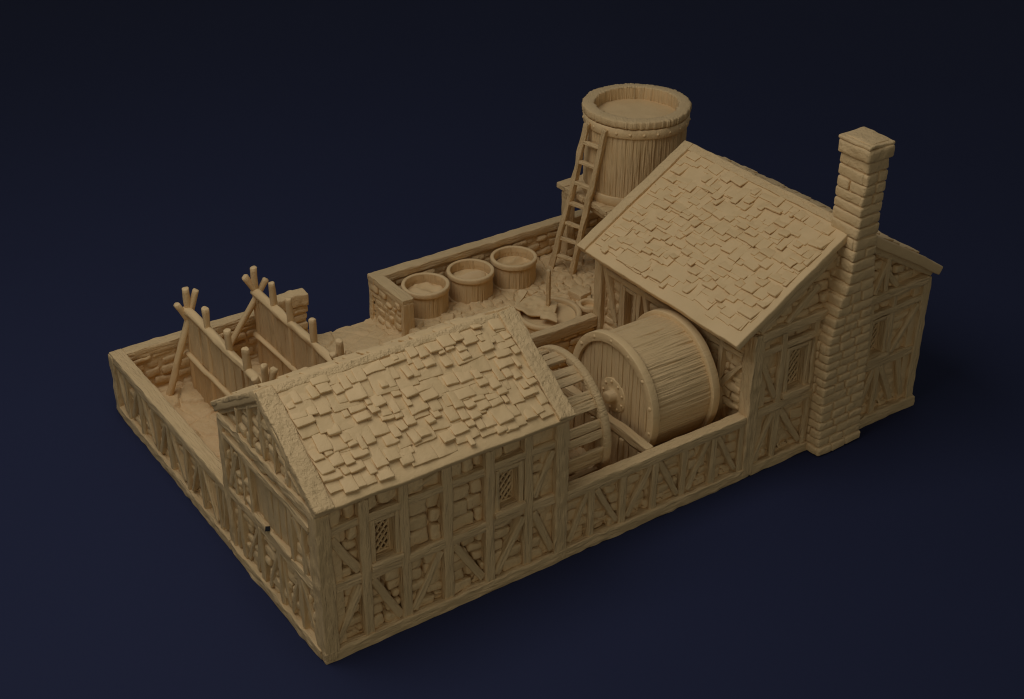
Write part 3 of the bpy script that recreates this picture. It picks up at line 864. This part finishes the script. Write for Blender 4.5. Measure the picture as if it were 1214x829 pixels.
# ------------------------------------------------------------------ sunken pit with hides and a pole
PC = (8.97, 6.20)
PIT = thing('vat', (PC[0], PC[1], .3), 'wide low lime vat in the middle of the yard, half covered by stiff hides', 'vat')
oP = (PC[0], PC[1], 0)
part('rim', POLE, PIT, lambda m: m.lathe([(.62, .80), (.62, .90), (.63, .925), (.66, .935), (.71, .93), (.735, .91), (.74, .84), (.72, .80)], oP, (0, 0, 1), 120, 'plain', k=2.0, closed=True))
part('staves', STAVE, PIT, lambda m: m.lathe([(.69, z) for z in np.linspace(.2, .84, 16)], oP, (0, 0, 1), 360, 'plain', k=.5, groove=groove_fn(46, .02, 33, 1.5, .005)))
part('contents', HIDE, PIT, lambda m: m.lathe([(r, .82) for r in np.linspace(.001, .63, 16)], oP, (0, 0, 1), 90, 'plain', k=4.0))
def sheet(name, pts, z, lab, th=.045, seed=1, sl=(0, 0)):
    """thick wrinkled sheet from a convex-ish outline by a polar grid"""
    pts = np.array(pts); c = pts.mean(0)
    P2 = []
    for a, b in zip(pts, np.roll(pts, -1, 0)):
        for t in np.linspace(0, 1, 9)[:-1]: P2.append(a + (b - a) * t)
    P2 = np.array(P2 + [P2[0]]); rr = np.linspace(0, 1, 16)
    X = c[0] + (P2[None, :, 0] - c[0]) * rr[:, None]; Y = c[1] + (P2[None, :, 1] - c[1]) * rr[:, None]
    q = np.stack([X.ravel() * 3.2, Y.ravel() * 3.2, X.ravel() * 0 + seed], 1)
    Z = z + .04 * vnoise(q, seed).reshape(X.shape) + .025 * vnoise(q * 3, seed).reshape(X.shape) + (X - c[0]) * sl[0] + (Y - c[1]) * sl[1]
    m = MB()
    X2 = np.concatenate([X, X[-1:], X[::-1] * 1]); Y2 = np.concatenate([Y, Y[-1:], Y[::-1]]); Z2 = np.concatenate([Z, Z[-1:] - th * .5, Z[::-1] - th])
    m.grid(X2, Y2, Z2, sty='plain', k=.8)
    o = m.build(name, HIDE); tag(o, lab, 'hide', 'hides laid over the wide vat')
    return o
sheet('hide', [(8.38, 6.67), (8.85, 7.13), (8.90, 6.93), (9.16, 6.82), (9.36, 6.36), (9.02, 6.02), (8.85, 6.06), (8.47, 6.31)], .97, 'large stiff hide spread across the wide low vat', seed=4)
sheet('hide', [(8.60, 6.00), (8.75, 6.14), (8.97, 5.90), (8.80, 5.64)], .98, 'small folded hide flap at the front edge of the wide low vat', seed=8, sl=(.05, .1))
sheet('hide', [(8.40, 6.72), (8.55, 6.78), (8.98, 7.02), (8.84, 7.16)], 1.03, 'narrow turned up hide corner at the back left of the wide low vat', seed=12, sl=(.1, .25))
po = MB(); po.box((9.10, 6.40, 1.38), Face((0,0,0),(1,0,0),(0,1,0),(0,0,1)).ax(.6), (.1, .09, .90), bev=.015, res=.07, sty='wood', k=.4)
tag(po.build('stirring_pole', WOOD), 'short square pole standing upright in the wide low vat', 'pole')

# half hidden tub and stone by the house corner
SB_ = thing('tub', (9.93, 6.0, .6), 'small low round tub half hidden behind the house corner post', 'tub')
part('staves', STAVE, SB_, lambda m: m.lathe([(.235, z) for z in np.linspace(.56, .86, 10)], (9.97, 6.02, 0), (0, 0, 1), 160, 'plain', k=.4, groove=groove_fn(18, .014, 23, 1.5, .004)))
part('rim', POLE, SB_, lambda m: m.lathe([(.18, .72), (.175, .88), (.2, .905), (.24, .905), (.262, .88), (.262, .80)], (9.97, 6.02, 0), (0, 0, 1), 60, 'plain'))
part('contents', HIDE, SB_, lambda m: m.lathe([(.001, .78), (.18, .77)], (9.97, 6.02, 0), (0, 0, 1), 40, 'plain'))
bk = MB(); bk.box((10.27, 6.78, .70), Face((0,0,0),(1,0,0),(0,1,0),(0,0,1)).ax(.15), (.36, .42, .2), bev=.02, res=.06, sty='stone', k=.6)
tag(bk.build('stone_block', STONE), 'flat squared stone block between the ladder and the wide low vat', 'block')
rb = random.Random(4)
specs = []
for i in range(26):
    x = rb.uniform(6.7, 10.5); y = rb.uniform(5.3, 7.9)
    if math.hypot(x - PC[0], y - PC[1]) < .98 or math.hypot(x - 10, y - 6.1) < .4 or math.hypot(x-10.27, y-6.78) < .4: continue
    specs.append((x, y))
rubb = MB()
for x, y in specs:
    rubb.box((x, y, .63), Face((0,0,0),(1,0,0),(0,1,0),(0,0,1)).ax(rb.uniform(0, 3)), (rb.uniform(.14, .3), rb.uniform(.12, .22), rb.uniform(.07, .12)), bev=.03, res=.06, sty='stone')
tag(rubb.build('rubble', STONE), 'loose broken stones scattered over the raised yard', 'rubble', kind='stuff')

# ------------------------------------------------------------------ water tower
TC = (12.29, 7.50)
TS = thing('tower_stand', (TC[0], TC[1], .6), 'heavy square timber stand carrying the big water tub', 'stand')
def deck(m):
    y = 6.22
    while y < 8.72:
        w = rnd.uniform(.28, .38); w = min(w, 8.74 - y)
        m.box((12.26, y + w / 2, 2.53), np.eye(3), (2.56 + rnd.uniform(-.03, .03), w - .012, .14), bev=.02, res=.08, sty='wood')
        y += w
part('deck', WOOD, TS, deck)
for x in (11.18, 13.3):
    for y in (6.42, 8.5):
        part('leg', WOOD, TS, lambda m: m.box((x, y, 1.5), np.eye(3), (.24, .24, 1.95), bev=.025, res=.07, sty='rough'))
for y in (6.42, 8.5):
    part('cross_beam', WOOD, TS, lambda m: m.box((12.24, y, 2.36), np.eye(3), (2.4, .18, .18), bev=.02, res=.08, sty='wood'))
for x in (11.18, 13.3):
    part('cross_beam', WOOD, TS, lambda m: m.box((x, 7.46, 2.36), np.eye(3), (.16, 1.9, .17), bev=.02, res=.08, sty='wood'))
    F = Face((x - .02, 0, 0), (0, 1, 0), (0, 0, 1), (-1, 0, 0))
    part('brace', WOOD, TS, lambda m: F.beam(m, (8.4, .8), (6.5, 2.2), .13, -.06, .06, bev=.02, sty='wood'))
TT = thing('water_tub', (TC[0], TC[1], 2.6), 'big round wooden water tub on top of the timber stand', 'tub')
oT = (TC[0], TC[1], 0)
part('staves', STAVE, TT, lambda m: m.lathe([(1.155, z) for z in np.linspace(2.6, 4.5, 70)], oT, (0, 0, 1), 680, 'plain', k=.8, groove=groove_fn(44, .028, 91, 1.3, .012)))
HP = part('hoop', POLE, TT, lambda m: m.lathe([(1.13, 4.26), (1.19, 4.265), (1.205, 4.285), (1.208, 4.38), (1.205, 4.475), (1.19, 4.49), (1.13, 4.49)], oT, (0, 0, 1), 130, 'plain', k=2.0, closed=True))
part('hoop', POLE, TT, lambda m: m.lathe([(1.13, 2.58), (1.17, 2.59), (1.185, 2.61), (1.188, 2.7), (1.185, 2.80), (1.17, 2.82), (1.13, 2.82)], oT, (0, 0, 1), 130, 'plain', k=2.0, closed=True))
RT_ = part('rim', STAVE, TT, lambda m: m.lathe([(.965, 4.2), (.965, 4.5), (.96, 4.67), (.965, 4.69), (.985, 4.70), (1.05, 4.705), (1.12, 4.70), (1.19, 4.695), (1.215, 4.685), (1.225, 4.66), (1.225, 4.56), (1.215, 4.525), (1.19, 4.51), (1.15, 4.51)], oT, (0, 0, 1), 300, 'slab', k=.9, groove=groove_fn(60, .03, 55, 1.0, .016)))
part('inner_wall', STAVE, TT, lambda m: m.lathe([(.97, z) for z in np.linspace(4.67, 4.3, 14)], oT, (0, 0, 1), 420, 'plain', k=.5, groove=groove_fn(34, .035, 57, 1.6, .008)))
part('water', HIDE, TT, lambda m: m.lathe([(r, 4.40) for r in np.linspace(.001, .97, 14)], oT, (0, 0, 1), 80, 'plain', k=3.0))
for i in range(24):
    a = 2 * math.pi * i / 24
    n = (math.cos(a), math.sin(a), 0)
    child('rivet', POLE, HP, lambda m: bolt(m, (TC[0] + 1.205 * n[0], TC[1] + 1.205 * n[1], 4.38), n, .036), TT)

LD = thing('ladder', (10.7, 8.06, .6), 'wooden ladder with seven rungs leaning against the water tub', 'ladder')
la0, la1 = np.array((10.62, 8.33, .6)), np.array((11.03, 7.66, 4.43))
lb0, lb1 = np.array((10.79, 7.79, .6)), np.array((11.12, 7.12, 4.43))
for a, b in ((la0, la1), (lb0, lb1)):
    d = (b - a) / np.linalg.norm(b - a)
    sx = np.array((lb0 - la0)); sx = sx - d * sx.dot(d); sx /= np.linalg.norm(sx); nn = np.cross(sx, d)
    part('rail', WOOD, LD, lambda m: m.box((a + b) / 2, (d, sx, nn), (np.linalg.norm(b - a),   .12, .13), bev=.02, res=.06, sty='wood', k=1.5))
for i, t in enumerate((.10, .225, .335, .47, .61, .75, .88)):
    p, q = la0 + (la1 - la0) * t, lb0 + (lb1 - lb0) * t
    d = (q - p) / np.linalg.norm(q - p); u = (la1 - la0) / np.linalg.norm(la1 - la0); u = u - d * u.dot(d); u /= np.linalg.norm(u)
    part('rung', WOOD, LD, lambda m: m.box((p + q) / 2, (d, u, np.cross(d, u)), (np.linalg.norm(q - p) - .02, .085, .11), bev=.015, res=.08, sty='wood', k=.8))

# ------------------------------------------------------------------ drying racks
def rack(x, ys, zr, zt, zf, lab, legs, panel_seed, rail_z, ph0):
    r = thing('drying_rack', (x, ys[-1], zf), lab, 'rack', 'pole racks hung with hides in the left yard')
    for i, y in enumerate(ys):
        part('post', POLE, r, lambda m: m.tube((x + rnd.uniform(-.02, .02), y, zf - .05), (x + rnd.uniform(-.03, .03), y + rnd.uniform(-.03, .03), zt), .076, .07, n=16, sty='wood', k=1.1))
    part('ridge_pole', POLE, r, lambda m: m.tube((x, ys[0] + .05, zr), (x, ys[-1] - .25, zr), .10, .085, n=16, sty='wood', k=1.4))
    rl = part('lower_rail', POLE, r, lambda m: m.tube((x - .09, ys[0] + .06, rail_z), (x - .09, ys[-1] - .2, rail_z + .05), .055, .055, n=12, sty='wood', k=1.0))
    for (p, q) in legs:
        part('leg', POLE, r, lambda m: m.tube(p, q, .078, .07, n=16, sty='wood', k=1.3))
    def pan(m):
        F = Face((x, 0, 0), (0, 1, 0), (0, 0, 1), (-1, 0, 0))
        y = ys[-1] - .2
        while y < ys[0] + .0:
            w = rnd.uniform(.16, .34); w = min(w, ys[0] + .02 - y)
            if w < .05: break
            F.box(m, y, y + w + .004, zf - .03 + rnd.uniform(0, .05), zr - .04, -.045, .035 + rnd.uniform(-.018, .018), bev=.02, res=.06, sty='wood', k=1.3)
            y += w
    part('hanging_hide', WOOD, r, pan)
    return r
rack(1.5, [8.42, 7.41, 6.41, 5.60, 4.86], 2.29, 2.80, .33, 'left drying rack of crossed poles, nearest the outer yard wall',
     [((.90, 8.52, .30), (1.72, 8.36, 2.72)), ((2.3, 8.36, .4), (1.30, 8.42, 2.48)),
      ((.92, 4.9, .30), (1.70, 4.80, 2.68)), ((2.05, 4.9, .4), (1.30, 4.84, 2.60))], 1, 1.28, 0)
rack(3.12, [8.62, 7.80, 6.98, 6.0, 4.97], 2.12, 2.72, .33, 'right drying rack of crossed poles, beside the broken end of the back wall',
     [((1.95, 8.72, .30), (3.36, 8.58, 2.38)), ((4.0, 8.6, .35), (2.92, 8.66, 2.52)),
      ((2.5, 5.0, .30), (3.30, 4.9, 2.45)), ((3.7, 4.9, .35), (2.98, 4.95, 2.5))], 2, 1.10, 0)

# ------------------------------------------------------------------ camera, light, world
cam = bpy.data.cameras.new('camera'); co = bpy.data.objects.new('camera', cam); col.objects.link(co)
co.location = (-7.65336, -16.45457, 16.80973)
co.rotation_euler = Euler((1.0297546, -.0036087, -.6021607), 'XYZ')
cam.sensor_width = 36; cam.lens = 1722.43258 / 1214 * 36; cam.clip_end = 3000
scene.camera = co

w = bpy.data.worlds.new('World'); scene.world = w; w.use_nodes = True
bg = w.node_tree.nodes['Background']; bg.inputs[0].default_value = (.92, .98, 1.08, 1); bg.inputs[1].default_value = .125
def area(name, loc, target, size, power, colr=(1, 1, 1)):
    l = bpy.data.lights.new(name, 'AREA'); l.shape = 'SQUARE'; l.size = size; l.energy = power; l.color = colr
    o = bpy.data.objects.new(name, l); col.objects.link(o); o.location = loc
    o.rotation_euler = (Vector(target) - Vector(loc)).to_track_quat('-Z', 'Y').to_euler()
area('softbox_overhead', (-4.0, 4.6, 23), (5, 4.4, 0), 16, 2080, (.97, 1.02, 1.20))
area('softbox_front', (-12, -23, 9), (6, 1, 1.2), 8, 660, (1, 1.0, .96))

scene.view_settings.view_transform = 'Standard'; scene.view_settings.look = 'None'
scene.view_settings.exposure = 0; scene.view_settings.gamma = 1
scene.render.engine = 'CYCLES'
scene.cycles.filter_width = 1.1
for o in bpy.data.objects:
    if '_o' in o: del o['_o']
